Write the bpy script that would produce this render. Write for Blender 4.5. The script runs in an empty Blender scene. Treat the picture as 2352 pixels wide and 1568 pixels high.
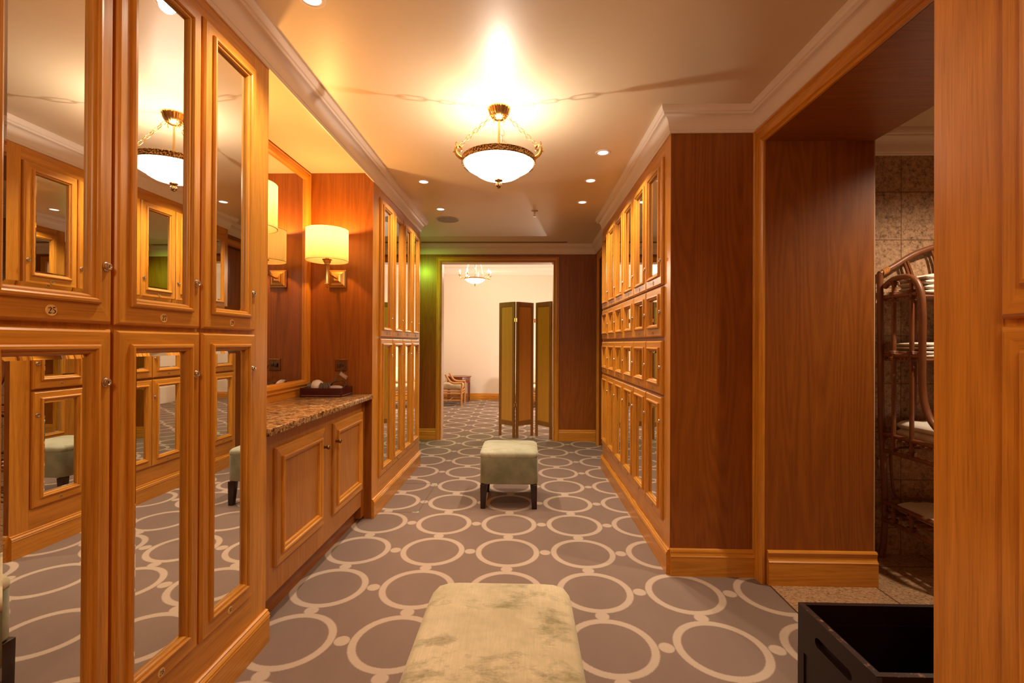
import bpy, bmesh, math, random
from mathutils import Vector, Matrix
random.seed(7)
PI = math.pi
SC = bpy.context.scene
COL = SC.collection
R = math.radians

# ------------------------------------------------------------------ materials
def nt(name):
    m = bpy.data.materials.new(name); m.use_nodes = True
    t = m.node_tree
    for n in list(t.nodes): t.nodes.remove(n)
    out = t.nodes.new('ShaderNodeOutputMaterial')
    return m, t, out

def N(t, kind, **kw):
    n = t.nodes.new('ShaderNode' + kind)
    for k, v in kw.items(): setattr(n, k, v)
    return n

def L(t, a, b): t.links.new(a, b)

def M(t, op, a, b=None, c=None):
    n = N(t, 'Math', operation=op)
    for i, v in enumerate((a, b, c)):
        if v is None: continue
        if isinstance(v, (int, float)): n.inputs[i].default_value = v
        else: L(t, v, n.inputs[i])
    return n.outputs[0]

def mixc(t, f, a, b):
    n = N(t, 'Mix', data_type='RGBA')
    for i, v in ((0, f), (6, a), (7, b)):
        if isinstance(v, (int, float)): n.inputs[i].default_value = v
        elif isinstance(v, tuple): n.inputs[i].default_value = (*v, 1)
        else: L(t, v, n.inputs[i])
    return n.outputs[2]

def principled(t, out, col, rough=.5, metal=0., spec=.5, **kw):
    p = N(t, 'BsdfPrincipled')
    if isinstance(col, tuple): p.inputs['Base Color'].default_value = (*col, 1)
    else: L(t, col, p.inputs['Base Color'])
    p.inputs['Roughness'].default_value = rough
    p.inputs['Metallic'].default_value = metal
    p.inputs['Specular IOR Level'].default_value = spec
    for k, v in kw.items(): p.inputs[k].default_value = v
    L(t, p.outputs[0], out.inputs[0])
    return p

def coords(t, scale, rnd=True):
    tc = N(t, 'TexCoord'); oi = N(t, 'ObjectInfo')
    mp = N(t, 'Mapping'); mp.inputs['Scale'].default_value = scale
    if rnd:
        a = N(t, 'VectorMath', operation='MULTIPLY_ADD')
        cb = N(t, 'CombineXYZ')
        for i in range(3): L(t, oi.outputs['Random'], cb.inputs[i])
        L(t, cb.outputs[0], a.inputs[0]); a.inputs[1].default_value = (7.3, 5.1, 9.7)
        L(t, tc.outputs['Object'], a.inputs[2]); L(t, a.outputs[0], mp.inputs[0])
    else:
        L(t, tc.outputs['Object'], mp.inputs[0])
    return mp.outputs[0]

def noise(t, vec, scale=1., detail=2., rough=.5):
    n = N(t, 'TexNoise'); n.inputs['Scale'].default_value = scale
    n.inputs['Detail'].default_value = detail; n.inputs['Roughness'].default_value = rough
    L(t, vec, n.inputs['Vector'])
    return n.outputs['Fac']

def bump(t, p, h, strength=.1, dist=.001):
    b = N(t, 'Bump'); b.inputs['Strength'].default_value = strength; b.inputs['Distance'].default_value = dist
    L(t, h, b.inputs['Height']); L(t, b.outputs[0], p.inputs['Normal'])

def wood(name, axis, dark, light, rough=.34, figure=1.):
    m, t, out = nt(name)
    i = 'xyz'.index(axis)
    def sc(ac, al): s = [ac]*3; s[i] = al; return tuple(s)
    fig = noise(t, coords(t, sc(6.0, .45)), 1., 1.5, .4)
    cont = M(t, 'PINGPONG', M(t, 'MULTIPLY', fig, 34.), 1.)
    med = noise(t, coords(t, sc(26., .7)), 1., 4., .6)
    fine = noise(t, coords(t, sc(260., 7.)), 1., 2., .6)
    pores = noise(t, coords(t, sc(420., 9.)), 1., 1., .5)
    pr = N(t, 'MapRange'); pr.inputs[1].default_value = .56; pr.inputs[2].default_value = .68; L(t, pores, pr.inputs[0])
    v = M(t, 'ADD', M(t, 'MULTIPLY', cont, .16*figure), M(t, 'MULTIPLY', med, .55))
    v = M(t, 'ADD', v, M(t, 'MULTIPLY', fine, .45))
    v = M(t, 'SUBTRACT', v, .09*figure-.03)
    v = M(t, 'SUBTRACT', v, M(t, 'MULTIPLY', pr.outputs[0], .16))
    mr = N(t, 'MapRange'); mr.inputs[1].default_value = .22; mr.inputs[2].default_value = .78
    L(t, v, mr.inputs[0])
    c = mixc(t, mr.outputs[0], dark, light)
    p = principled(t, out, c, rough, 0, .45)
    p.inputs['Coat Weight'].default_value = .3; p.inputs['Coat Roughness'].default_value = .28
    bump(t, p, fine, .12, .0006)
    return m

OD, OL = (.42, .156, .0095), (.77, .332, .034)          # solid oak, orange varnish
PD, PL = (.20, .050, .002), (.35, .106, .006)          # veneered panels, redder; darkened too, standing for the weak light on them
OAK = {a: wood('oak_grain_' + a, a, OD, OL) for a in 'xyz'}
PAN = {a: wood('veneer_grain_' + a, a, PD, PL, .42, 1.5) for a in 'xz'}
PAN['y'] = wood('veneer_grain_y', 'y', PD, PL, .42, 1.5)
VANWOOD = wood('vanity_oak', 'z', (.34, .118, .015), (.56, .232, .036), .4)

def plain(name, col, rough=.5, metal=0., spec=.5, **kw):
    m, t, out = nt(name); principled(t, out, col, rough, metal, spec, **kw); return m

def paint(name, col, rough=.45, b=.06, sc=220.):
    m, t, out = nt(name)
    h = noise(t, coords(t, (sc,)*3, False), 1., 2., .6)
    big = noise(t, coords(t, (.9,)*3, False), 1., 2., .5)
    c = mixc(t, big, tuple(x*.96 for x in col), col)
    p = principled(t, out, c, rough, 0, .5)
    bump(t, p, h, b, .001)
    return m

CEIL = paint('satin_ceiling_paint', (.80, .655, .45), .36, .12, 160.)
WHITE = paint('cornice_paint', (.88, .77, .67), .4, .02)
CREAM = paint('cream_wallpaper', (.82, .70, .58), .7, .15, 90.)
MIRROR = plain('mirror_silver', (.90, .90, .87), .0, 1.)
CHROME = plain('brushed_nickel', (.62, .58, .52), .25, 1.)
BRASS = plain('polished_brass', (.80, .52, .19), .22, 1.)
AGED = None
def aged():
    m, t, out = nt('aged_brass_relief')
    v = noise(t, coords(t, (150.,)*3, False), 1., 1.5, .5)
    r0 = N(t, 'MapRange'); r0.inputs[1].default_value = .42; r0.inputs[2].default_value = .58; L(t, v, r0.inputs[0]); v = r0.outputs[0]
    c = mixc(t, v, (.10, .04, .012), (.70, .42, .15))
    p = principled(t, out, c, .36, 1.)
    bump(t, p, v, .8, .003)
    return m
AGED = aged()
BRONZE = plain('bronze_plate', (.20, .105, .045), .38, .9)
PLATE = plain('number_disc_brass', (.90, .57, .20), .35, .1)
INK = plain('black_enamel', (.012, .009, .008), .4)
DARKWOOD = wood('dark_mahogany_leg', 'z', (.010, .004, .003), (.035, .012, .008), .35)
LACQ = None
def lacquer():
    m, t, out = nt('black_red_lacquer')
    v = noise(t, coords(t, (3., 3., 3.), False), 1., 4., .6)
    c = mixc(t, v, (.008, .002, .0015), (.018, .006, .005))
    principled(t, out, c, .36, 0, .3)
    return m
LACQ = lacquer()
MAHOG = plain('tray_lacquer', (.045, .004, .006), .3)
LEDGE = plain('worn_edge_wood', (.17, .075, .035), .5)
TABLEWOOD = wood('red_mahogany', 'z', (.15, .032, .010), (.27, .07, .022), .35)
TABLETOP = wood('red_mahogany_top', 'x', (.17, .04, .013), (.31, .09, .03), .25)
SCREENW = wood('screen_wood', 'z', (.24, .095, .014), (.38, .165, .030), .45)
SCREENP = wood('screen_panel', 'z', (.62, .28, .040), (.80, .39, .070), .6, .5)

def rattan(name, a, b):
    m, t, out = nt(name)
    v = noise(t, coords(t, (40., 40., 14.), True), 1., 3., .6)
    principled(t, out, mixc(t, v, a, b), .42)
    return m
RAT = rattan('brown_rattan', (.115, .031, .009), (.25, .085, .028))
RATL = rattan('honey_rattan', (.48, .20, .055), (.72, .36, .12))

def granite(name, a, b, c, stretch=(1, 1, 1), rough=.2, tile=None, axes=(0, 2), off=(0, 0), grout=(.12, .06, .03), p0=.33, p1=.68, k=42):
    m, t, out = nt(name)
    s = stretch
    n1 = noise(t, coords(t, tuple(k*x for x in s), False), 1., 5., .65)
    n2 = noise(t, coords(t, tuple(120*x for x in s), False), 1., 3., .6)
    n3 = noise(t, coords(t, tuple(7*x for x in s), False), 1., 3., .6)
    v = M(t, 'ADD', M(t, 'MULTIPLY', n1, .6), M(t, 'MULTIPLY', n2, .4))
    v = M(t, 'ADD', v, M(t, 'MULTIPLY', M(t, 'SUBTRACT', n3, .5), .16))
    r = N(t, 'ValToRGB'); e = r.color_ramp.elements
    e[0].position = p0; e[0].color = (*a, 1); e[1].position = p1; e[1].color = (*c, 1)
    em = e.new(.5); em.color = (*b, 1)
    L(t, v, r.inputs[0]); col = r.outputs[0]
    if tile:
        tc = N(t, 'TexCoord'); sp = N(t, 'SeparateXYZ'); L(t, tc.outputs['Object'], sp.inputs[0])
        g = None
        for ax, o in zip(axes, off):
            u = M(t, 'DIVIDE', M(t, 'SUBTRACT', sp.outputs[ax], o), tile)
            d = M(t, 'ABSOLUTE', M(t, 'SUBTRACT', u, M(t, 'ROUND', u)))
            k = M(t, 'LESS_THAN', d, .007)
            g = k if g is None else M(t, 'MAXIMUM', g, k)
        col = mixc(t, g, col, grout)
    principled(t, out, col, rough, 0, .5)
    return m
GRAN = granite('golden_granite', (.035, .013, .004), (.34, .165, .055), (.68, .42, .18), (.8, 1.7, 1.5), .18, p0=.41, p1=.61, k=26)
TILE = granite('granite_wall_tile', (.09, .052, .028), (.42, .26, .155), (.60, .39, .24), (1, 1, 1), .3, .297, (0, 2), (2.337, 2.248))
TILEF = granite('granite_floor_tile', (.08, .045, .02), (.40, .25, .14), (.60, .39, .22), (1.4, 2.2, 1), .25, .56, (0, 1), (1.33, 2.2))

def carpet():
    m, t, out = nt('circle_pattern_carpet')
    tc = N(t, 'TexCoord'); sp = N(t, 'SeparateXYZ'); L(t, tc.outputs['Object'], sp.inputs[0])
    x, y = sp.outputs[0], sp.outputs[1]
    PX, PY = .468, .4415
    u = M(t, 'DIVIDE', M(t, 'ADD', x, M(t, 'MULTIPLY_ADD', y, .012, .0955 - .012*2.88)), PX)
    v = M(t, 'DIVIDE', M(t, 'SUBTRACT', y, 2.88), PY)
    def fr(q, p):
        return M(t, 'MULTIPLY', M(t, 'SUBTRACT', q, M(t, 'ROUND', q)), p)
    fu, fv = fr(u, PX), fr(v, PY)
    gu, gv = fr(M(t, 'ADD', u, .5), PX), fr(M(t, 'ADD', v, .5), PY)
    def ln(a, b):
        return M(t, 'SQRT', M(t, 'ADD', M(t, 'MULTIPLY', a, a), M(t, 'MULTIPLY', b, b)))
    fuzz = M(t, 'MULTIPLY', M(t, 'SUBTRACT', noise(t, coords(t, (190.,)*3, False), 1., 2., .6), .5), .010)
    d1 = M(t, 'SUBTRACT', M(t, 'ABSOLUTE', M(t, 'SUBTRACT', ln(fu, fv), .1805)), .0172)
    d2 = M(t, 'SUBTRACT', ln(gu, fv), .0335)
    d3 = M(t, 'SUBTRACT', ln(fu, gv), .0335)
    d = M(t, 'ADD', M(t, 'MINIMUM', d1, M(t, 'MINIMUM', d2, d3)), fuzz)
    mr = N(t, 'MapRange'); mr.inputs[1].default_value = .003; mr.inputs[2].default_value = -.003
    L(t, d, mr.inputs[0])
    yarn = noise(t, coords(t, (420.,)*3, False), 1., 2., .7)
    big = noise(t, coords(t, (2.2, 1.1, 1), False), 1., 3., .55)
    mot = M(t, 'ADD', M(t, 'MULTIPLY', yarn, .42), M(t, 'MULTIPLY', big, .58))
    g = mixc(t, mot, (.145, .102, .082), (.31, .222, .182))
    r = mixc(t, mot, (.40, .315, .245), (.58, .46, .365))
    p = principled(t, out, mixc(t, mr.outputs[0], g, r), .95, 0, .15)
    bump(t, p, yarn, .5, .004)
    return m
CARPET = carpet()

def velvet(name, a, b, dark, stain=False):
    m, t, out = nt(name)
    w = noise(t, coords(t, (4., 4., 4.), False), 1., 5., .62)
    th = noise(t, coords(t, (260., 16., 60.), False), 1., 2., .6)
    r = N(t, 'MapRange'); r.inputs[1].default_value = .40; r.inputs[2].default_value = .60; L(t, w, r.inputs[0])
    c = mixc(t, r.outputs[0], a, b)
    c = mixc(t, M(t, 'MULTIPLY', th, .5), c, dark)
    if stain:
        sv = noise(t, coords(t, (5., 9., 5.), True), 1., 7., .72)
        r2 = N(t, 'MapRange'); r2.inputs[1].default_value = .53; r2.inputs[2].default_value = .66; L(t, sv, r2.inputs[0])
        c = mixc(t, M(t, 'MULTIPLY', r2.outputs[0], .75), c, (.22, .20, .10))
    p = principled(t, out, c, .75, 0, .2)
    p.inputs['Sheen Weight'].default_value = .55; p.inputs['Sheen Roughness'].default_value = .45
    p.inputs['Sheen Tint'].default_value = (.85, .9, .75, 1)
    bump(t, p, th, .15, .001)
    return m
VELVET = velvet('sage_velvet_lit', (.60, .52, .33), (.84, .72, .50), (.36, .35, .22), True)  # near ottoman top, colour brightened to carry the strong light there
VELSIDE = velvet('sage_velvet_shaded', (.20, .215, .135), (.33, .34, .225), (.15, .16, .10))  # same velvet for the sides, shade put into a darker colour
VELFAR = velvet('sage_velvet_far', (.36, .37, .26), (.54, .53, .40), (.27, .28, .19), True)  # same velvet for the far top, toned down from the near one
CUSH = paint('cushion_canvas', (.58, .46, .31), .85, .3, 120.)
TOWEL = paint('white_terry', (.74, .68, .60), .95, .8, 300.)
GREYPL = plain('dryer_grey', (.40, .33, .27), .4)
DRYW = plain('dryer_white', (.74, .62, .52), .4)
CORDM = plain('cord_brown', (.03, .015, .01), .5)
PAPER = plain('tag_paper', (.42, .30, .22), .6)

def emis(name, col, s):
    m, t, out = nt(name)
    e = N(t, 'Emission'); e.inputs[0].default_value = (*col, 1); e.inputs[1].default_value = s
    L(t, e.outputs[0], out.inputs[0]); return m
def shade_mat():
    m, t, out = nt('silk_lampshade')
    th = noise(t, coords(t, (90., 90., 3.), True), 1., 3., .6)
    c = mixc(t, th, (.50, .40, .20), (.60, .52, .30))
    a = N(t, 'BsdfTranslucent'); b = N(t, 'BsdfDiffuse'); mx = N(t, 'MixShader'); mx.inputs[0].default_value = .40
    L(t, c, a.inputs[0]); L(t, c, b.inputs[0]); L(t, a.outputs[0], mx.inputs[1]); L(t, b.outputs[0], mx.inputs[2])
    L(t, mx.outputs[0], out.inputs[0]); return m
SHADE = shade_mat()
def bowl_mat(name, s):
    m, t, out = nt(name)
    v = noise(t, coords(t, (9., 9., 9.), False), 1., 3., .6)
    e = N(t, 'Emission'); L(t, mixc(t, v, (1, .80, .62), (1, .86, .70)), e.inputs[0]); e.inputs[1].default_value = s
    g = N(t, 'BsdfGlossy'); g.inputs['Roughness'].default_value = .2; g.inputs[0].default_value = (.06, .06, .06, 1)
    ad = N(t, 'AddShader'); L(t, e.outputs[0], ad.inputs[0]); L(t, g.outputs[0], ad.inputs[1])
    L(t, ad.outputs[0], out.inputs[0]); return m
BOWL = bowl_mat('alabaster_glass', 9.)
BOWL2 = bowl_mat('alabaster_glass_far', 1.8)
BULB = emis('candle_bulb', (1, .86, .68), 9.)
LENS = emis('downlight_lens', (1, .93, .84), 2.2)
GREENL = emis('green_emergency_lamp', (.30, 1., .22), 5.)

# ------------------------------------------------------------------ mesh helpers
class MB:
    def __init__(s): s.v = []; s.f = []; s.m = []
    def add(s, vs, fs, mi=0):
        o = len(s.v); s.v += [tuple(p) for p in vs]
        for f in fs: s.f.append([i+o for i in f]); s.m.append(mi)
        return s
    def box(s, x0, x1, y0, y1, z0, z1, mi=0):
        v = [(x, y, z) for x in (x0, x1) for y in (y0, y1) for z in (z0, z1)]
        return s.add(v, [(0, 1, 3, 2), (4, 6, 7, 5), (0, 4, 5, 1), (2, 3, 7, 6), (0, 2, 6, 4), (1, 5, 7, 3)], mi)
    def rings(s, rects, cap=False, mv=0, mh=1):
        """rects: (x0,x1,z0,z1,y); consecutive ones joined by four mitred strips; sides use mv, rails mh"""
        vs = []
        for x0, x1, z0, z1, y in rects: vs += [(x0, y, z0), (x1, y, z0), (x1, y, z1), (x0, y, z1)]
        o = len(s.v); s.v += vs
        for k in range(len(rects)-1):
            for j in range(4):
                a = o+4*k+j; b = o+4*k+(j+1) % 4
                s.f.append([a, b, b+4, a+4]); s.m.append(mh if j % 2 == 0 else mv)
        if cap:
            a = o+4*(len(rects)-1); s.f.append([a, a+1, a+2, a+3]); s.m.append(mv)
        return s
    def lathe(s, prof, c=(0, 0, 0), n=32, mi=0, flute=None, cap=True):
        o = len(s.v)
        for r, z in prof:
            for k in range(n):
                a = 2*PI*k/n; rr = r
                if flute: rr = r*(1 + flute[1]*math.cos(flute[0]*a))
                s.v.append((c[0]+rr*math.cos(a), c[1]+rr*math.sin(a), c[2]+z))
        for i in range(len(prof)-1):
            for k in range(n):
                a = o+i*n+k; b = o+i*n+(k+1) % n
                s.f.append([a, b, b+n, a+n]); s.m.append(mi)
        if cap and prof[0][0] > 1e-6: s.f.append([o+k for k in range(n)][::-1]); s.m.append(mi)
        if cap and prof[-1][0] > 1e-6: s.f.append([o+(len(prof)-1)*n+k for k in range(n)]); s.m.append(mi)
        return s
    def tube(s, pts, r, n=10, closed=False, mi=0):
        P = [Vector(p) for p in pts]; m = len(P); o = len(s.v)
        rr = r if isinstance(r, (list, tuple)) else [r]*m
        up = None
        for i in range(m):
            if closed: d = P[(i+1) % m]-P[i-1]
            else: d = P[min(i+1, m-1)]-P[max(i-1, 0)]
            d.normalize()
            if up is None:
                up = d.orthogonal().normalized()
            else:
                up = (up - d*up.dot(d))
                up = up.normalized() if up.length > 1e-5 else d.orthogonal().normalized()
            w = d.cross(up)
            for k in range(n):
                a = 2*PI*k/n; q = P[i]+(up*math.cos(a)+w*math.sin(a))*rr[i]; s.v.append(tuple(q))
        for i in range(m if closed else m-1):
            for k in range(n):
                a = o+i*n+k; b = o+i*n+(k+1) % n; j = ((i+1) % m)*n
                s.f.append([a, b, o+j+(k+1) % n, o+j+k]); s.m.append(mi)
        if not closed:
            s.f.append([o+k for k in range(n)][::-1]); s.m.append(mi)
            s.f.append([o+(m-1)*n+k for k in range(n)]); s.m.append(mi)
        return s
    def sweep(s, path, prof, closed=False, mi=0):
        """path in plan (x,y), moulding profile (p,z) pushed to the right of travel; mitred"""
        n = len(path); o = len(s.v); k = len(prof)
        for i in range(n):
            p = Vector(path[i])
            d0 = (p-Vector(path[i-1])).normalized() if i > 0 else None
            d1 = (Vector(path[i+1])-p).normalized() if i < n-1 else None
            if d0 is None: d0 = d1
            if d1 is None: d1 = d0
            n0 = Vector((d0.y, -d0.x)); n1 = Vector((d1.y, -d1.x))
            b = (n0+n1); b = b/(1+n0.dot(n1))
            for q, z in prof: s.v.append((p.x+b.x*q, p.y+b.y*q, z))
        for i in range(n-1):
            for j in range(k-1):
                a = o+i*k+j; s.f.append([a, a+1, a+1+k, a+k]); s.m.append(mi)
        s.f.append([o+j for j in range(k)]); s.m.append(mi)
        s.f.append([o+(n-1)*k+j for j in range(k)][::-1]); s.m.append(mi)
        return s
    def casing(s, u0, u1, z1, prof, conv, mv=0, mh=1):
        """door architrave round an opening: profile (d outward, protrusion)"""
        o = len(s.v); k = len(prof)
        for idx in range(4):
            for d, p in prof:
                u = u0-d if idx < 2 else u1+d
                z = 0 if idx in (0, 3) else z1+d
                s.v.append(conv(u, p, z))
        for i in range(3):
            for j in range(k-1):
                a = o+i*k+j; s.f.append([a, a+1, a+1+k, a+k]); s.m.append(mh if i == 1 else mv)
        return s
    def mesh(s, name, mats, smooth=False, angle=40):
        me = bpy.data.meshes.new(name); me.from_pydata(s.v, [], s.f)
        if not isinstance(mats, (list, tuple)): mats = [mats]
        for m in mats: me.materials.append(m)
        for p, mi in zip(me.polygons, s.m): p.material_index = min(mi, len(mats)-1)
        bm = bmesh.new(); bm.from_mesh(me)
        bmesh.ops.recalc_face_normals(bm, faces=bm.faces)
        bm.to_mesh(me); bm.free()
        if smooth:
            me.polygons.foreach_set('use_smooth', [True]*len(me.polygons))
            me.set_sharp_from_angle(angle=R(angle))
        me.update(); return me
    def build(s, name, mats, parent=None, smooth=False, bevel=0, seg=2, sub=0, angle=40):
        o = bpy.data.objects.new(name, s.mesh(name, mats, smooth, angle)); COL.objects.link(o)
        if parent is not None: o.parent = parent
        if bevel:
            b = o.modifiers.new('bevel', 'BEVEL'); b.width = bevel; b.segments = seg; b.limit_method = 'ANGLE'; b.angle_limit = R(35)
            o.data.polygons.foreach_set('use_smooth', [True]*len(o.data.polygons))
            b.harden_normals = False
        if sub:
            m = o.modifiers.new('sub', 'SUBSURF'); m.levels = m.render_levels = sub
        return o

def link(name, me, parent=None, loc=(0, 0, 0)):
    o = bpy.data.objects.new(name, me); COL.objects.link(o); o.parent = parent; o.location = loc; return o
def tag(o, label=None, cat=None, group=None, kind=None):
    if label: o['label'] = label
    if cat: o['category'] = cat
    if group: o['group'] = group
    if kind: o['kind'] = kind
    return o
def thing(name, label, cat, loc=(0, 0, 0), rz=0., group=None):
    o = bpy.data.objects.new(name, None); COL.objects.link(o); o.empty_display_size = .1
    o.location = loc; o.rotation_euler = (0, 0, rz)
    return tag(o, label, cat, group)
def struct(o): o['kind'] = 'structure'; return o

def light(name, kind, loc, power, col, radius=.03, rot=None, spot=None, blend=.6, size=None):
    d = bpy.data.lights.new(name, kind); d.energy = power; d.color = col
    if kind in ('POINT', 'SPOT'): d.shadow_soft_size = radius
    if kind == 'SPOT': d.spot_size = spot; d.spot_blend = blend
    if kind == 'AREA': d.shape = 'RECTANGLE'; d.size, d.size_y = size
    o = bpy.data.objects.new(name, d); COL.objects.link(o); o.location = loc
    if rot: o.rotation_euler = rot
    return o

_numcache = {}
def _ell(cx, cy, rx, ry, w):
    return [(cx+rx*math.cos(a), cy+ry*math.sin(a), w*(.35+.65*abs(math.cos(a)))) for a in [2*PI*k/20 for k in range(21)]]
STROKES = {
 '0': [_ell(.28, .49, .19, .44, .13)],
 '1': [[(.28, .98, .13), (.28, .03, .13)], [(.10, .84, .03), (.28, .96, .06)], [(.12, .03, .05), (.44, .03, .05)]],
 '2': [[(.10, .74, .10), (.13, .88, .06), (.28, .97, .06), (.44, .88, .12), (.46, .72, .14), (.37, .50, .10), (.20, .25, .06), (.07, .08, .05)], [(.05, .06, .12), (.45, .06, .12), (.55, .20, .03)]],
 '3': [[(.08, .82, .10), (.25, .96, .06), (.42, .85, .11), (.41, .68, .11), (.24, .54, .04)], [(.24, .54, .04), (.44, .43, .11), (.48, .26, .13), (.38, .07, .09), (.22, .02, .05), (.07, .09, .10)]],
 '4': [[(.38, .98, .05), (.05, .32, .05)], [(.04, .30, .08), (.54, .30, .08)], [(.38, .98, .12), (.38, .0, .13)]],
 '5': [[(.16, .93, .12), (.46, .93, .12), (.53, .99, .02)], [(.16, .95, .04), (.11, .55, .04)], [(.11, .55, .04), (.28, .61, .06), (.45, .49, .12), (.49, .30, .14), (.41, .11, .10), (.25, .03, .06), (.08, .09, .10)]],
 '7': [[(.06, .78, .03), (.09, .93, .11), (.50, .93, .12)], [(.51, .93, .05), (.34, .55, .08), (.25, .25, .12), (.23, .0, .15)]],
 '8': [_ell(.28, .74, .15, .21, .11), _ell(.28, .27, .19, .24, .12)],
 '9': [_ell(.27, .67, .18, .28, .12), [(.46, .68, .12), (.44, .40, .11), (.32, .13, .07), (.10, .01, .04)]]}
STROKES['6'] = [[(.55-x, .97-y, w) for x, y, w in st] for st in STROKES['9']]
def numeral_mesh(txt, size):
    if txt in _numcache: return _numcache[txt]
    m = MB(); wid = .60*len(txt)-.05
    for ci, ch in enumerate(txt):
        for st in STROKES[ch]:
            o = len(m.v)
            for i, (x, z, w) in enumerate(st):
                a, c = st[max(i-1, 0)], st[min(i+1, len(st)-1)]
                d = Vector((c[0]-a[0], c[1]-a[1])).normalized(); n = Vector((-d.y, d.x))
                w = w*1.35
                for sg in (1, -1):
                    m.v.append(((x+n.x*w*.5*sg+.60*ci-wid/2)*size, 0, (z+n.y*w*.5*sg-.49)*size))
            for i in range(len(st)-1): m.f.append([o+2*i, o+2*i+1, o+2*i+3, o+2*i+2]); m.m.append(0)
    _numcache[txt] = m.mesh('numeral', INK); return _numcache[txt]

# ------------------------------------------------------------------ dimensions
XL, XR = -1.12, .829          # locker faces
XW = -1.61                    # left wall behind the lockers
ZC, ZW = 2.62, 2.49           # ceiling, underside of cornice
YE = 6.18                     # end wall
XP = 1.31                     # plane of the wide opening on the right
Y0 = -1.6

# ------------------------------------------------------------------ room shell
b = MB().box(XW-.1, 1.33, Y0, YE, -.05, 0).box(-3.6, 2.6, YE, 10.7, -.05, 0)
struct(b.build('floor', CARPET))
struct(MB().box(1.33, 4.0, .2, 2.98, -.05, .004).build('floor_marble', TILEF))
struct(MB().box(XW-.1, 4.0, Y0, YE+.16, ZC, ZC+.08).build('ceiling', CEIL))
struct(MB().box(-3.6, 2.6, YE+.16, 10.7, 3.12, 3.2).build('ceiling_far', CEIL))
struct(MB().box(XW, XL-.012, 1.987, 3.384, 2.555, ZC).build('ceiling_recess', CEIL))
struct(MB().box(XW-.1, XW, Y0, YE, 0, ZC).build('wall_left', PAN['z']))
struct(MB().box(XW-.1, XP+.5, Y0-.1, Y0, 0, ZC).build('wall_near', PAN['z']))
# end wall with its wide doorway
DX0, DX1, DZ = -1.108, .397, 2.385
def endwall(y0, y1, top):
    return MB().box(-1.8 if top < 2.7 else -3.6, DX0, y0, y1, 0, top).box(DX1, 1.2 if top < 2.7 else 2.6, y0, y1, 0, top).box(DX0, DX1, y0, y1, DZ, top)
struct(endwall(YE, YE+.10, ZC).build('wall_back', PAN['z']))
struct(endwall(YE+.101, YE+.16, 3.12).build('wall_far_front', CREAM))
struct(MB().box(-3.6, 2.6, 10.56, 10.66, 0, 3.12).build('wall_far', CREAM))
struct(MB().box(-3.7, -3.6, YE+.1, 10.66, 0, 3.12).build('wall_far_left', CREAM))
struct(MB().box(2.6, 2.7, YE+.1, 10.66, 0, 3.12).build('wall_far_right', CREAM))
# right-hand wall: short length with a door beyond the lockers, then the deep opening
struct(MB().box(.958, 1.09, 5.93, YE, 0, ZC).box(.958, 1.09, 4.86, 5.93, 2.37, ZC).build('wall_right', PAN['z']))
dr = struct(MB().box(1.01, 1.05, 4.86, 5.925, .005, 2.365).build('door_1', PAN['z']))
CAS = [(0, 0), (0, .012), (.010, .018), (.016, .012), (.022, .020), (.060, .024), (.072, .020), (.078, .026), (.086, .026), (.090, .0)]
o = MB().casing(4.95, 5.885, 2.37, [(d*.75, p) for d, p in CAS], lambda u, p, z: (.9578-p, u, z)).build('trim_1', [OAK['z'], OAK['y']]); struct(o)
struct(MB().box(XP, 1.89, 2.54, 2.98, 0, ZC).box(XP, 1.89, 1.02, 2.54, 2.41, ZC).box(XP, 1.89, Y0, 1.02, 0, ZC).build('wall_right_opening', [PAN['z'], PAN['x']]))
struct(MB().box(XP+.002, 1.889, 1.02, 2.5395, 2.404, 2.4095).build('trim_2', PAN['x']))
struct(MB().box(1.8905, 1.899, 2.545, 2.92, 0, 2.47).build('trim_3', plain('edge_bead', (.52, .34, .19), .5)))
struct(MB().box(1.89, 4.0, 2.92, 3.0, 0, ZC).build('wall_tiled', TILE))
struct(MB().box(4.0, 4.1, .2, 3.0, 0, ZC).build('wall_tiled_side', TILE))
struct(MB().box(1.89, 4.1, .1, .2, 0, ZC).build('wall_tiled_near', TILE))
# architraves
o = MB().casing(DX0, DX1, DZ, [(d*.78, p) for d, p in CAS], lambda u, p, z: (u, YE-.0002-p, z)).build('trim_4', [OAK['z'], OAK['x']]); struct(o)
o = MB().casing(DX0, DX1, DZ, [(0, .004), (-.004, .004), (-.004, -.165)], lambda u, p, z: (u, YE-p, z)).build('trim_5', [plain('jamb_paint', (.72, .46, .30), .5)]); struct(o)
o = MB().casing(1.02, 2.54, 2.404, CAS, lambda u, p, z: (XP-.0002-p, u, z)).build('trim_6', [OAK['z'], OAK['y']]); struct(o)
# skirting boards
SK = [(0, 0), (.020, 0), (.020, .105), (.022, .110), (.017, .116), (.014, .124), (.015, .136), (.012, .146), (.006, .150), (0, .150)]
SKB = [(0, .004), (.022, .004), (.022, .125), (.024, .130), (.018, .136), (.013, .144), (.012, .160), (.016, .172), (.018, .178), (.012, .186), (0, .188)]
struct(MB().sweep([(XW, YE), (DX0-.07, YE)], SK).build('baseboard_back', OAK['x']))
struct(MB().sweep([(DX1+.07, YE), (.958, YE)], SK).build('baseboard_back_short', OAK['x']))
struct(MB().sweep([(XP+.012, 2.54), (1.90, 2.54)], SKB).build('baseboard_right', OAK['x']))
struct(MB().sweep([(-3.6, 10.56), (2.6, 10.56)], SK).build('baseboard_far', OAK['x']))
struct(MB().sweep([(XP, 2.63), (XR, 2.63)][::-1], SK).build('baseboard_return', OAK['x']))
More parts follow.
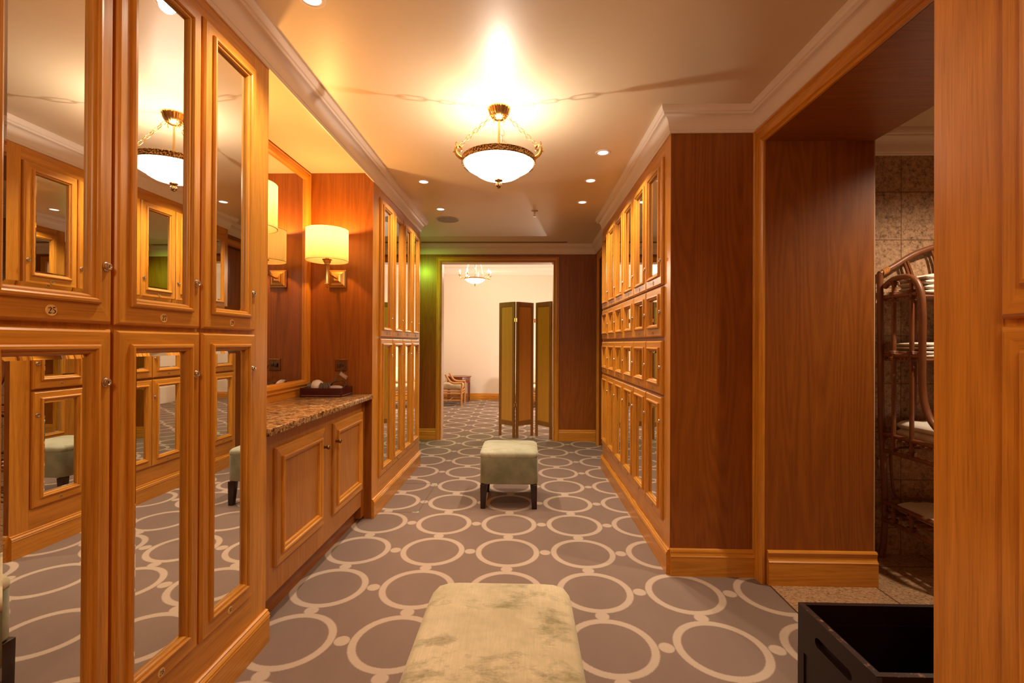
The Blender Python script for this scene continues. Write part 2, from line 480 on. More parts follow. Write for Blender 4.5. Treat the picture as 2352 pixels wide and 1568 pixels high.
# cornice
def cove(h, p):
    pr = [(0, 0), (.10, 0), (.16, .05), (.16, .09), (.22, .12), (.24, .18)]
    for k in range(7):
        a = PI/2*k/6; pr.append((.26+.50*(1-math.cos(a)), .20+.44*math.sin(a)))
    pr += [(.80, .66), (.80, .73), (.90, .76), (.97, .84), (1., .90), (1., 1.), (0, 1.)]
    return [(a*p, b*h) for a, b in pr]
CV = [(p, ZW+z) for p, z in cove(ZC-ZW, .072)]
path = [(XL, Y0), (XL, 4.93), (XW, 4.93), (XW, YE), (.958, YE), (.958, 4.86), (XR, 4.86), (XR, 2.63), (XP, 2.63), (XP, .953), (XR, .953), (XR, Y0)]
o = MB().sweep(path, CV).build('trim_7', WHITE, smooth=True, angle=25); struct(o)
CV2 = [(p, 2.865+z) for p, z in cove(.255, .15)]
o = MB().sweep([(-3.6, 10.56), (2.6, 10.56)], CV2).build('trim_8', WHITE, smooth=True, angle=25); struct(o)
CV3 = [(p, 2.474+z) for p, z in cove(ZC-2.474, .08)]
o = MB().sweep([(1.89, 2.92), (4.0, 2.92)], CV3).build('trim_9', WHITE, smooth=True, angle=25); struct(o)

# ------------------------------------------------------------------ lockers
_meshes = {}
def locker_meshes(w, h):
    k = (round(w, 4), round(h, 4))
    if k in _meshes: return _meshes[k]
    def rect(s, t, bt, y): return (-w/2+s, w/2-s, bt, h-t, -y)
    d = MB().rings([rect(0, 0, 0, 0), rect(0, 0, 0, .010), rect(.003, .003, .003, .014), rect(.008, .008, .008, .0185),
                    rect(.042, .042, .054, .0185), rect(.042, .042, .054, .004)])
    q = lambda e, y: rect(.042+e, .042+e, .054+e, y)
    mo = MB().rings([q(-.002, .0186), q(-.002, .024), q(.002, .0285), q(.008, .0295), q(.012, .026), q(.0125, .0225), q(.016, .022), q(.020, .0185), q(.0225, .013), q(.0225, .0052)])
    g = MB().rings([q(.0175, .0055), q(.0175, .0064), q(.0335, .0090)], cap=True)
    r = (d.mesh('door_frame', [OAK['z'], OAK['x']]), mo.mesh('moulding', [OAK['z'], OAK['x']], True, 35), g.mesh('mirror', MIRROR))
    _meshes[k] = r; return r
def lock_mesh():
    m = MB()
    prof = [(0.0001, .0265), (.0050, .0265), (.0058, .0275), (.0094, .0270), (.0102, .0255), (.0102, .0215), (.0120, .0202), (.0120, .0185)]
    m.lathe([(r, z) for r, z in prof], n=20)
    m.box(-.0011, .0011, -.0036, .0036, .0262, .0268, 1)
    me = m.mesh('lock', [CHROME, INK], True); me.transform(Matrix.Rotation(PI/2, 4, 'X')); return me
def plate_mesh(mat):
    me = MB().lathe([(.0001, .0205), (.0125, .0205), (.0135, .0195), (.0135, .0185)], n=24).mesh('number_plate', mat, True)
    me.transform(Matrix.Rotation(PI/2, 4, 'X')); return me
LOCK, PLT, PLT2 = lock_mesh(), plate_mesh(PLATE), plate_mesh(plain('wood_toned_disc_brass', (.60, .33, .09), .4, .1))  # second disc is a duller brass close to the wood tone
def locker(label, w, h, x, y, z, rz, num, lock_z, group, tilt=0., dull=False):
    t = thing('locker', label, 'locker', (x, y, z), rz, group)
    d, mo, g = locker_meshes(w, h)
    f = link('door_frame', d, t)
    link('moulding', mo, t); mg = link('mirror', g, t); mg.rotation_euler.z = tilt
    lk = link('lock', LOCK, t, (w/2-.021, 0, lock_z))
    p = link('number_plate', PLT if rz > 0 and y < 2.5 else PLT2, t, (0, 0, .027))
    n = link('numeral', numeral_mesh(str(num), .0152), p, (0, -.0208, 0))
    return t

TILT = (R(.2), R(-.95), R(.8)); TILT2 = (R(-.3), R(.45), R(.2))
G_L, G_F, G_R = 'mirrored lockers of the near bank', 'mirrored lockers beyond the vanity', 'mirrored lockers of the corridor bank'
near = [(.885, 1.210), (1.222, 1.546), (1.558, 1.870)]
lab_u = ['tall mirrored oak locker with brass number 25, upper row', 'tall mirrored oak locker with brass number 27, upper row',
         'upper mirrored oak locker beside the vanity recess, its number disc catching glare']
lab_l = ['lower mirrored oak locker directly under number 25, showing the green stool reflection', 'lower mirrored oak locker with small number 28, under number 27',
         'lower mirrored oak locker with small number 30, beside the vanity cabinet']
for i, (a, c) in enumerate(near):
    locker(lab_u[i], c-a, 1.077, XL, (a+c)/2, 1.345, PI/2, 25+2*i, .152, G_L, TILT[i])
    locker(lab_l[i], c-a, 1.068, XL, (a+c)/2, .264, PI/2, 26+2*i, .928, G_L, TILT2[i])
ordn = ['first', 'second', 'third', 'fourth', 'fifth', 'sixth']
for i in range(4):
    a = 3.535+.3265*i; c = a+.318
    where = ['first past the vanity', 'second past the vanity', 'third past the vanity', 'fourth past the vanity, farthest from it'][i]
    locker('upper narrow-looking mirrored locker in the far left bank, ' + where, c-a, 1.077, XL, (a+c)/2, 1.345, PI/2, 31+2*i, .152, G_F)
    locker('lower narrow-looking mirrored locker in the far left bank, ' + where, c-a, 1.068, XL, (a+c)/2, .264, PI/2, 32+2*i, .928, G_F)
rows = [('tall mirrored locker in the top row', 1.652, 2.405, .148), ('small square-mirrored locker in the second row', 1.343, 1.640, .148),
        ('small square-mirrored locker in the third row', 1.000, 1.318, .160), ('long mirrored locker in the bottom row', .266, .985, .575)]
for i in range(6):
    a = 2.748+.3450*i; c = a+.337
    where = ordn[i] + ' from its near corner' if i < 5 else 'farthest from its near corner'
    for j, (nm, z0, z1, lz) in enumerate(rows):
        locker(nm + ' of the right-hand bank, ' + where, c-a, z1-z0, XR, (a+c)/2, z0, -PI/2, 59-4*i+j, lz, G_R)
locker('upper locker door cut by the right edge of the photo, past the broad stile', .325, 1.077, XR, .648, 1.345, -PI/2, 63, .152, 'lockers beside the opening')
locker('lower locker door cut by the right edge of the photo, past the broad stile', .325, 1.068, XR, .648, .264, -PI/2, 64, .928, 'lockers beside the opening')

# banks: carcass, face frame, plinth
PLP = [(0, 0), (.020, 0), (.020, .108), (.023, .111), (.019, .116), (.022, .121), (.018, .127), (.013, .131), (.014, .137), (.006, .141), (0, .141)]
def bank(label, x0, x1, y0, y1, face, mat_end, plinth_path, gaps):
    t = thing('locker_bank', label, 'locker bank', (0, 0, 0))
    MB().box(x0, x1, y0, y1, 0, ZC-.004).build('carcass', mat_end, t)
    s = 1 if face > (x0+x1)/2 else -1
    e = .0012*s
    lo, hi = min(face, face+e), max(face, face+e)
    ya, yb = gaps
    MB().box(lo, hi, y0, ya, .14, ZW+.02).build('stile', OAK['z'], t)
    MB().box(lo, hi, yb, y1, .14, ZW+.02).build('stile', OAK['z'], t)
    MB().box(lo, hi, ya+.0008, yb-.0008, 2.425 if ya < 2.7 or ya > 3 else 2.408, ZW+.02).build('rail', OAK['y'], t)
    MB().box(lo, hi, ya+.0008, yb-.0008, .14, .262).build('rail', OAK['y'], t)
    MB().sweep(plinth_path, PLP).build('plinth', [OAK['y']], t, smooth=True, angle=20)
    return t
bank('near left bank of oak lockers ending at the vanity recess', XW+.001, XL, Y0, 1.985, XL, OAK['z'], [(XL, Y0), (XL, 1.985)], (.875, 1.878))
bank('far left bank of oak lockers between vanity recess and end wall', XW+.001, XL, 3.385, 4.93, XL, PAN['z'], [(XL, 3.385), (XL, 4.93)], (3.527, 4.84))
bank('right-hand bank of oak lockers with plain dark panelled end', XR, XP-.001, 2.63, 4.86, XR, PAN['z'], [(XR, 4.86), (XR, 2.63-.0)], (2.738, 4.822))
bank('oak locker bank with broad plain stile cut by the right photo edge', XR, XP-.001, Y0, .953, XR, OAK['z'], [(XR, .953), (XR, Y0)], (.478, .818))

# ------------------------------------------------------------------ vanity
XV = -1.168
t = thing('vanity_cabinet', 'oak two-door vanity cabinet beneath the granite counter', 'cabinet', (0, 0, 0))
MB().box(XW+.001, XV, 1.987, 3.30, .121, .885).build('carcass', VANWOOD, t)
MB().box(XV-.05, XV-.002, 3.302, 3.383, .03, .885).build('side_filler', PAN['z'], t)
MB().box(XW+.001, -1.215, 1.987, 3.383, 0, .119).build('toe_kick', PAN['y'], t)
for (a, c, ks) in ((2.13, 2.66, 1), (2.785, 3.295, -1)):
    w, h = c-a, .558
    def rect(s, y): return (-w/2+s, w/2-s, s, h-s, -y)
    fr = MB().rings([rect(0, 0), rect(0, .010), rect(.006, .017), rect(.050, .017), rect(.050, .006)]).build('door', [VANWOOD, OAK['x']], t)
    fr.location = (XV, (a+c)/2, .246); fr.rotation_euler = (0, 0, PI/2)
    MB().rings([rect(.047, .0172), rect(.047, .024), rect(.052, .029), rect(.060, .028), rect(.064, .021), rect(.074, .017), rect(.078, .008), rect(.078, .006)]).build('panel_moulding', [OAK['z'], OAK['x']], fr, smooth=True, angle=35)
    MB().rings([rect(.049, .0065), rect(.077, .0068)], cap=True, mh=0).build('door_panel', VANWOOD, fr)
    k = MB().lathe([(.0001, .052), (.011, .051), (.013, .045), (.009, .036), (.006, .030), (.008, .018)], n=18).build('knob', BRONZE, fr, smooth=True)
    k.rotation_euler = (PI/2, 0, 0); k.location = (ks*(w/2-.022), 0, .695-.246)
    
ct = MB().box(XW+.001, XL+.012, 1.99, 3.383, .886, .920).build('countertop', GRAN, bevel=.004)
tag(ct, 'golden brown granite counter over the vanity cabinet', 'counter')

t = thing('wall_mirror', 'large oak-framed wall mirror over the granite counter', 'mirror', (0, 0, 0))
y0, y1, z0, z1 = 1.99, 3.383, .962, 2.55
def rect(s, y): return (y0+s, y1-s, z0+s, z1-s, y)
fr = MB().rings([rect(0, 0), rect(0, -.022), rect(.008, -.030), rect(.020, -.026), rect(.036, -.034), rect(.056, -.028), rect(.064, -.018), rect(.066, -.006)]).build('frame', [OAK['z'], OAK['x']], t, smooth=True, angle=30)
gl = MB().rings([rect(.058, -.006), rect(.070, -.0085)], cap=True).build('mirror_glass', MIRROR, t)
ld = MB().box(y0, y1, -.022, 0, .9205, .9615).build('backsplash', OAK['x'], t)
for o in (fr, gl, ld): o.rotation_euler = (0, 0, PI/2); o.location = (XW+.002, 0, 0)

# sconces
def sconce(label, x, wall_y, s):
    """s=-1: arm comes out towards -Y"""
    t = thing('wall_sconce', label, 'wall lamp', (x, wall_y, 1.66), 0, 'brass wall lamps in the vanity recess')
    def rect(e, y): return (-.063+e, .063-e, .047+e, .173-e, y)
    p = MB().rings([rect(0, -.0005*-s*-1), rect(0, s*.010), rect(.006, s*.014), rect(.008, s*.020), rect(.016, s*.022), rect(.030, s*.030), rect(.032, s*.036), rect(.046, s*.040)], cap=True).build('wall_plate', [BRASS], t)
    MB().tube([(0, s*.036, .110), (0, s*.10, .118), (0, s*.195, .125)], .0075, 10).build('arm', BRASS, t, smooth=True)
    c = (0, s*.195, 0)
    MB().lathe([(.0001, -.002), (.006, .006), (.008, .014), (.004, .020), (.010, .024), (.011, .032), (.004, .038), (.012, .044), (.017, .048)], c, 20).build('finial', BRASS, t, smooth=True)
    MB().lathe([(.017, .048), (.0165, .052), (.0165, .178), (.018, .182)], c, 32, flute=(8, .06)).build('column', BRASS, t, smooth=True, angle=60)
    MB().lathe([(.018, .182), (.022, .186), (.018, .190), (.021, .198), (.027, .204), (.023, .208), (.032, .214), (.034, .220), (.012, .222), (.010, .30), (.0001, .30)], c, 24).build('capital', BRASS, t, smooth=True, angle=30)
    sh = MB(); 
    sh.lathe([(.1405, .208), (.1405, .428)], c, 64); sh.f = sh.f[:64]; sh.m = sh.m[:64]
    so = sh.build('lamp_shade', SHADE, t, smooth=True, angle=80)
    rm = MB()
    for z in (.208, .428):
        rm.tube([(c[0]+.1405*math.cos(a), c[1]+.1405*math.sin(a), z) for a in [2*PI*k/48 for k in range(48)]], .0016, 6, True)
    rm.build('shade_rim', plain('shade_trim', (.35, .2, .07), .6), so, smooth=True)
    MB().tube([(c[0]-.139, c[1], .33), (c[0]+.139, c[1], .33)], .002, 6).build('spider', BRASS, t)
    bo = MB().lathe([(.0001, .36), (.016, .35), (.024, .33), (.018, .308), (.010, .298), (.0001, .298)], c, 16).build('bulb', emis('sconce_bulb', (1, .62, .28), 12.), t, smooth=True)
    light('sconce_light', 'POINT', (x, wall_y+s*.195, 2.050), SCONCE_W, (1, .48, .14), .022)
SCONCE_W = 15.
sconce('brass column wall lamp with silk drum shade above the hairdryer tray', -1.376, 3.384, -1)
sconce('brass wall lamp with drum shade, mostly hidden behind the near lockers', -1.376, 2.050, 1)

# socket, tray, hairdryer
t = thing('wall_socket', 'bronze switched socket plate on the panel above the tray', 'socket', (-1.350, 3.3845, 1.133))
def rect(e, y): return (-.044+e, .044-e, -.044+e, .044-e, y)
MB().rings([rect(0, 0), rect(0, -.004), rect(.003, -.006)], cap=True).build('face_plate', BRONZE, t)
MB().box(.006, .024, -.011, -.006, -.012, .016).build('rocker_switch', plain('switch_brown', (.07, .03, .012), .4), t, bevel=.002)
MB().box(-.026, -.004, -.020, -.006, -.016, .012).build('plug', plain('plug_brown', (.05, .022, .012), .45), t, bevel=.003)
MB().box(-.008, .008, -.0075, -.006, .027, .031).build('indicator', INK, t)
t = thing('tray', 'dark red lacquered tray on the granite counter', 'tray', (-1.4075, 3.268, .920))
hw, hd, th = .147, .100, .012
MB().box(-hw, hw, -hd, hd, .0, .010).build('base', MAHOG, t)
w = MB().box(-hw, hw, -hd, -hd+th, .010, .062).box(-hw, hw, hd-th, hd, .010, .062).box(-hw, -hw+th, -hd+th, hd-th, .010, .062).box(hw-th, hw, -hd+th, hd-th, .010, .062)
w.build('side', MAHOG, t, bevel=.0015)
MB().box(-hw+.01, hw-.01, -hd-.0015, -hd, .010, .0125).box(hw, hw+.0015, -hd+.01, hd-.01, .010, .0125).build('inlay_line', plain('inlay', (.35, .22, .18), .4), t)
# hairdryer lying in the tray
t = thing('hairdryer', 'beige hairdryer with wrapped dark cord lying in the tray', 'hairdryer', (-1.4075, 3.262, .9305))
def xtube(x0, x1, rs, z, y=0., n=24):
    k = len(rs); return MB().tube([(x0+(x1-x0)*i/(k-1), y, z) for i in range(k)], rs, n)
xtube(-.128, -.085, [.030, .034, .034, .031], .048).build('nozzle', plain('dryer_dark', (.10, .065, .05), .45), t, smooth=True)
xtube(-.090, -.030, [.044, .050, .051, .046, .034], .052).build('housing', DRYW, t, smooth=True, angle=60)
xtube(-.034, .128, [.021, .020, .019, .019, .022, .022, .014], .044, -.03).build('handle', GREYPL, t, smooth=True, angle=60)
cp = []
for k in range(7*16+1):
    a = 2*PI*k/16; cp.append((-.028+.080*k/112, -.03+.030*math.cos(a), .046+.033*math.sin(a)))
MB().tube(cp, .0048, 8).build('coiled_cord', plain('cord_olive', (.085, .055, .03), .55), t, smooth=True)
cp = [(.050, -.02, .076), (.062, .00, .105), (.078, .04, .150), (.092, .085, .185), (.094, .098, .200)]
def smooth_path(P, n=8):
    P = [Vector(p) for p in P]; o = []
    for i in range(len(P)-1):
        p0, p1, p2, p3 = P[max(i-1, 0)], P[i], P[i+1], P[min(i+2, len(P)-1)]
        for k in range(n):
            u = k/n; o.append(.5*((2*p1)+(-p0+p2)*u+(2*p0-5*p1+4*p2-p3)*u*u+(-p0+3*p1-3*p2+p3)*u**3))
    o.append(P[-1]); return o
MB().tube(smooth_path(cp), .0035, 8).build('power_cord', CORDM, t, smooth=True)
MB().tube(smooth_path([(.035, -.03, .070), (.075, -.02, .092), (.115, -.01, .098), (.138, .0, .080), (.130, -.02, .050)]), .0038, 8).build('cord_loop', CORDM, t, smooth=True)
tg = MB().box(-.032, .032, -.0006, .0006, -.014, .014).box(-.027, .020, -.0012, -.0006, .004, .006).box(-.027, .024, -.0012, -.0006, -.001, .001).box(-.027, .012, -.0012, -.0006, -.007, -.005)
tg.m = [0]*6+[1]*18
g = tg.build('care_tag', [PAPER, plain('tag_print', (.75, .62, .5), .6)], t); g.location = (.110, .03, .132); g.rotation_euler = (0, R(32), R(-8))

# ------------------------------------------------------------------ ottomans
def rounded_box(x0, x1, y0, y1, z0, z1, crown=0., seg=6):
    m = MB(); nx = ny = 10
    bm = bmesh.new()
    return m.box(x0, x1, y0, y1, z0, z1)
def ottoman(label, x0, x1, y0, y1, ztop, topmat):
    cx, cy = (x0+x1)/2, (y0+y1)/2; hx, hy = (x1-x0)/2, (y1-y0)/2
    t = thing('ottoman', label, 'ottoman', (cx, cy, 0), 0, 'sage velvet ottomans')
    # cushion top as a crowned superellipse slab
    def slab(name, z0, z1, e, mat, crown, topr):
        n = 64; prof = []
        for k in range(7):
            a = PI/2*k/6; prof.append((1-topr*(1-math.cos(a)), z1-topr*.9*(1-math.sin(a))*hx*1.0))
        rings = [(1-.010, z0), (1., z0+.006)] + [(s, z) for s, z in prof]
        rings += [(.72, z1+crown*.55), (.45, z1+crown*.85), (.2, z1+crown)]
        m = MB(); P = 10.
        for s, z in rings:
            for k in range(n):
                a = 2*PI*k/n; ca, sa = math.cos(a), math.sin(a)
                rad = (abs(ca)**P+abs(sa)**P)**(-1/P)
                # keep side corners even when shrinking
                fx = hx*e - hx*(1-s); fy = hy*e - hx*(1-s) if s > .72 else hy*e*s
                if s <= .72: fx = hx*e*s
                m.v.append((fx*rad*ca, fy*rad*sa, z))
        k2 = len(rings)
        for i in range(k2-1):
            for k in range(n):
                a = i*n+k; bb = i*n+(k+1) % n; m.f.append([a, bb, bb+n, a+n]); m.m.append(0)
        m.f.append([(k2-1)*n+k for k in range(n)]); m.m.append(0)
        m.f.append([k for k in range(n)][::-1]); m.m.append(0)
        return m.build(name, mat, t, smooth=True, angle=70)
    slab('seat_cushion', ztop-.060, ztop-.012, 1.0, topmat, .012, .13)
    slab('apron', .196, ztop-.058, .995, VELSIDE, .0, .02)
    pts = [(hx*.99*sx*(.97), 0) for sx in (-1, 1)]
    MB().box(-hx*.80, hx*.80, -hy*.80, hy*.80, .188, .199).build('base_frame', INK, t)
    for sx in (-1, 1):
        for sy in (-1, 1):
            lx, ly = sx*(hx-.035), sy*(hy-.035); m = MB()
            a, c = .027, .019; ox, oy = sx*.006, sy*.006
            vs = [(lx-a, ly-a, .19), (lx+a, ly-a, .19), (lx+a, ly+a, .19), (lx-a, ly+a, .19)] + [(lx+ox-c, ly+oy-c, 0), (lx+ox+c, ly+oy-c, 0), (lx+ox+c, ly+oy+c, 0), (lx+ox-c, ly+oy+c, 0)]
            m.add(vs, [(0, 1, 2, 3), (7, 6, 5, 4), (0, 4, 5, 1), (1, 5, 6, 2), (2, 6, 7, 3), (3, 7, 4, 0)])
            m.build('leg', DARKWOOD, t, bevel=.002)
    return t
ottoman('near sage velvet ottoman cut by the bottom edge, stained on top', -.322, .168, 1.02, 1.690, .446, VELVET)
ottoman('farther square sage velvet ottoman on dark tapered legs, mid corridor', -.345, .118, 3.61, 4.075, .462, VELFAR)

# taped access panel cut into the carpet
t = thing('floor_hatch', 'square access panel cut in the carpet by the far left lockers', 'floor hatch', (-.805, 3.525, .0002))
SEAM = plain('carpet_seam', (.10, .055, .035), .9); TAPE = plain('green_tape', (.42, .62, .40), .6)
MB().box(-.0013, .0013, 0, .725, 0, .0007).build('seam', SEAM, t)
MB().box(-.295, 0, -.0013, .0013, 0, .0006).build('seam', SEAM, t)
MB().box(-.295, 0, .7237, .7263, 0, .0009).build('seam', SEAM, t)
MB().add([(-.045, -.004, .0009), (.004, -.004, .0009), (.004, .020, .0009), (-.008, .014, .0009), (-.012, .004, .0009), (-.045, .004, .0009)], [(0, 1, 2, 3, 4, 5)]).build('corner_tape', TAPE, t)
MB().add([(-.040, .716, .001), (.010, .700, .001), (.012, .728, .001), (-.040, .728, .001)], [(0, 1, 2, 3)]).build('corner_tape', TAPE, t)

# ------------------------------------------------------------------ pendant lamp
def stadium_link(p, q, r, wide, flat):
    """one chain link from p to q"""
    P, Q = Vector(p), Vector(q); d = (Q-P); ln = d.length; d.normalize()
    side = d.cross(Vector((0, 0, 1))).normalized()
    if flat: side = d.cross(side).normalized()
    c = (P+Q)/2; hl = ln/2-wide; pts = []
    for k in range(7): a = -PI/2+PI*k/6; pts.append(c+d*(hl+wide*math.cos(a))+side*wide*math.sin(a))
    for k in range(7): a = PI/2+PI*k/6; pts.append(c+d*(-hl+wide*math.cos(a))+side*wide*math.sin(a))
    return pts
def chain(p, q, n, r=.0019, wide=.0085):
    m = MB(); P, Q = Vector(p), Vector(q); st = (Q-P)/n
    for k in range(n):
        a = P+st*(k-.14); c = P+st*(k+1.14)
        w = wide if k % 2 == 0 else wide
        m.tube(stadium_link(a, c, r, w, k % 2 == 0), r, 6, True)
    return m
LX, LY = -.145, 2.594
t = thing('pendant_lamp', 'alabaster bowl pendant lamp hung on brass chains from ceiling', 'ceiling lamp', (LX, LY, ZC))
Z = lambda z: z-ZC
MB().lathe([(.064, 0), (.064, -.006), (.060, -.012), (.054, -.030), (.040, -.050), (.026, -.060), (.014, -.064), (.0001, -.066)], n=64, flute=(20, .035)).build('canopy', BRASS, t, smooth=True, angle=80)
MB().tube([(0, 0, -.066), (0, 0, -.29)], .006, 10).build('stem', BRASS, t, smooth=True)
for sx in (-1, 1):
    MB().lathe([(.0001, -.088), (.005, -.084), (.005, -.076), (.003, -.072), (.003, -.060), (.0001, -.058)], (sx*.028, -.012, 0), 10).build('canopy_bead', BRASS, t, smooth=True)
bz0, bz1 = Z(2.306), Z(2.338)
MB().lathe([(.198, bz0), (.206, bz0-.003), (.2085, bz0+.003), (.2065, bz0+.007), (.2065, bz1-.006), (.2085, bz1-.004), (.206, bz1), (.197, bz1), (.196, bz0), (.198, bz0)], n=96, cap=False).build('rim_band', AGED, t, smooth=True, angle=30)
prof = [(.0001, Z(2.222)), (.03, Z(2.2225)), (.065, Z(2.227)), (.10, Z(2.238)), (.125, Z(2.252)), (.140, Z(2.266)), (.16, Z(2.276)), (.182, Z(2.290)), (.199, Z(2.312)), (.200, Z(2.330))]
bw = MB().lathe(prof, n=96); bw.f = bw.f[:96*(len(prof)-1)]; bw.m = bw.m[:len(bw.f)]
bw.build('glass_bowl', BOWL, t, smooth=True, angle=80)
gr = MB()
for k in range(40):
    a = 2*PI*k/40
    if k % 10 > 6: continue
    pts = [((.142-.034*u)*math.cos(a+.25*u), (.142-.034*u)*math.sin(a+.25*u), Z(2.2665-.027*u)+.0007) for u in (0, .25, .5, .75, 1)]
    gr.tube(pts, .0008, 5)
gr.build('etched_flutes', bowl_mat('etched_glass', .95), t, smooth=True)
MB().lathe([(.0001, Z(2.170)), (.008, Z(2.174)), (.016, Z(2.185)), (.0175, Z(2.196)), (.013, Z(2.202)), (.007, Z(2.206)), (.010, Z(2.210)), (.023, Z(2.214)), (.023, Z(2.219)), (.012, Z(2.223)), (.0001, Z(2.224))], n=24, flute=(8, .05)).build('finial', AGED, t, smooth=True, angle=60)
for ang in (195, 345, 90):
    ca, sa = math.cos(R(ang)), math.sin(R(ang))
    def pt(r, z): return (r*ca, r*sa, Z(z))
    arm = smooth_path([pt(.204, 2.322), pt(.216, 2.325), pt(.232, 2.336), pt(.243, 2.355), pt(.241, 2.378), pt(.226, 2.388), pt(.213, 2.378), pt(.214, 2.364), pt(.223, 2.360), pt(.227, 2.367)], 6)
    rr = [.0115-.0075*i/(len(arm)-1) for i in range(len(arm))]
    m = MB().tube(arm, rr, 8)
    m.tube(smooth_path([pt(.238, 2.350), pt(.250, 2.356), pt(.258, 2.350)], 4), .003, 6)
    m.tube(smooth_path([pt(.238, 2.384), pt(.243, 2.398), pt(.239, 2.408)], 4), .003, 6)
    m.build('scroll_arm', BRASS, t, smooth=True)
    chain(pt(.220, 2.390), pt(.046, 2.572), 9).build('chain', BRASS, t, smooth=True)

light('pendant_bulb_light', 'POINT', (LX, LY, 2.285), 12., (1, .85, .68), .005)

# ------------------------------------------------------------------ ceiling fittings
def downlight(label, x, y, w=1.):
    t = thing('downlight', label, 'downlight', (x, y, ZC), 0, 'recessed ceiling downlights')
    MB().lathe([(.036, -.0005), (.036, -.003), (.040, -.005), (.050, -.004), (.053, -.0005)], n=40).build('trim_ring', WHITE, t, smooth=True)
    ln = MB().lathe([(.0001, -.0012), (.032, -.0012), (.036, -.0010)], n=32); ln.build('lens', LENS, t)
    light('downlight_beam', 'SPOT', (x, y, ZC-.012), DL_W*w, (1, .80, .58), .03, (0, 0, 0), R(125), .8)
DL_W = 55.
downlight('recessed downlight nearest the pendant, right side row', .541, 3.198)
downlight('recessed downlight, middle of the right side row of three', .535, 3.745)
downlight('recessed downlight, farthest of the right side row of three', .541, 4.319)
downlight('recessed downlight on the left, nearer than the ceiling speaker', -.826, 3.756)
downlight('recessed downlight on the left, beside the ceiling speaker', -.826, 4.529)
downlight('recessed downlight at the top edge above the near lockers', -.820, 1.745)
t = thing('ceiling_speaker', 'round grey ceiling speaker grille near the end wall', 'speaker', (-.821, 4.914, ZC))
MB().lathe([(.108, -.0005), (.112, -.004), (.122, -.005), (.126, -.0005)], n=48).build('trim_ring', paint('speaker_ring', (.62, .52, .42), .5), t, smooth=True)
def perf():
    m, t2, out = nt('speaker_mesh')
    v = N(t2, 'TexVoronoi'); v.inputs['Scale'].default_value = 260.; tc = N(t2, 'TexCoord'); L(t2, tc.outputs['Object'], v.inputs['Vector'])
    principled(t2, out, mixc(t2, M(t2, 'MULTIPLY', v.outputs['Distance'], 1.4), (.14, .11, .09), (.42, .36, .30)), .6); return m
MB().lathe([(.0001, -.0042), (.08, -.0040), (.108, -.0030), (.110, -.001)], n=48).build('grille', perf(), t, smooth=True)
t = thing('sprinkler_head', 'small chrome fire sprinkler hanging from the ceiling', 'sprinkler', (.103, 4.598, ZC))
MB().lathe([(.034, -.0005), (.034, -.003), (.020, -.010), (.008, -.012), (.008, -.030), (.0001, -.030)], n=28).build('escutcheon', plain('escutcheon', (.70, .56, .42), .35, .5), t, smooth=True, angle=50)
m = MB()
for s in (-1, 1): m.tube([(s*.007, 0, -.028), (s*.011, 0, -.040), (s*.005, 0, -.056)], .0022, 6)
m.build('yoke', CHROME, t, smooth=True)
MB().tube([(0, 0, -.030), (0, 0, -.054)], .0022, 8).build('glass_bulb', plain('red_glass', (.25, .02, .02), .2), t)
MB().lathe([(.0001, -.060), (.018, -.060), (.018, -.057), (.0001, -.056)], n=20).build('deflector', CHROME, t)
t = thing('slot_diffuser', 'long slotted air diffuser in the ceiling above the doorway', 'air vent', (-.40, 6.01, ZC))
MB().box(-.96, .97, -.045, .045, -.004, -.0005).build('frame', CEIL, t)
MB().box(-.95, .96, -.030, -.008, -.0052, -.0042).box(-.95, .96, .008, .030, -.0052, -.0042).build('slot', plain('slot_dark', (.10, .055, .03), .7), t)

t = thing('emergency_wall_lamp', 'green lit emergency lamp on the wall behind the far lockers', 'emergency light', (XW+.001, 5.55, 2.16))
MB().box(0, .05, -.15, .15, -.07, .07).build('housing', WHITE, t, bevel=.004)
MB().box(.0505, .053, -.14, .14, -.06, .06).build('lit_panel', GREENL, t)
light('emergency_glow', 'SPOT', (XW+.14, 5.50, 2.36), 26., (.50, 1., .06), .05, (R(48), 0, R(-20)), R(125), .9)

# ------------------------------------------------------------------ folding screen
t = thing('folding_screen', 'three-panel wooden folding screen standing in the doorway', 'screen', (0, 6.35, 0))
cor = [((-.342, .20), (-.122, .0)), ((-.100, .0), (.132, .20)), ((.176, .17), (.378, -.09))]
for (p, q) in cor:
    P, Q = Vector((*p, 0)), Vector((*q, 0)); d = Q-P; w = d.length; an = math.atan2(d.y, d.x)
    pn = MB().box(0, .032, -.013, .013, 0, 1.872).box(w-.032, w, -.013, .013, 0, 1.872).build('panel_stile', SCREENW, t, bevel=.002)
    pn.location = P; pn.rotation_euler = (0, 0, an)
    MB().box(.032, w-.032, -.012, .012, 1.815, 1.872).build('cross_rail', SCREENW, pn)
    MB().box(.032, w-.032, -.012, .012, .16, .215).build('cross_rail', SCREENW, pn)
    MB().box(.031, w-.031, -.004, .004, .21, 1.82).build('infill', SCREENP, pn)
    MB().rings([(.032, w-.032, .215, 1.815, -.0121), (.038, w-.038, .221, 1.809, -.0122), (.044, w-.044, .227, 1.803, -.0042)], mh=0).build('bead', SCREENW, pn)
m = MB()
for hx_, hy_ in ((-.111, -.006), (.154, .19)):
    for z in (.45, 1.62): m.tube([(hx_, hy_, z-.03), (hx_, hy_, z+.03)], .006, 8); m.box(hx_-.02, hx_+.02, hy_-.002, hy_+.002, z-.025, z+.025)
m.build('hinge', BRASS, t)

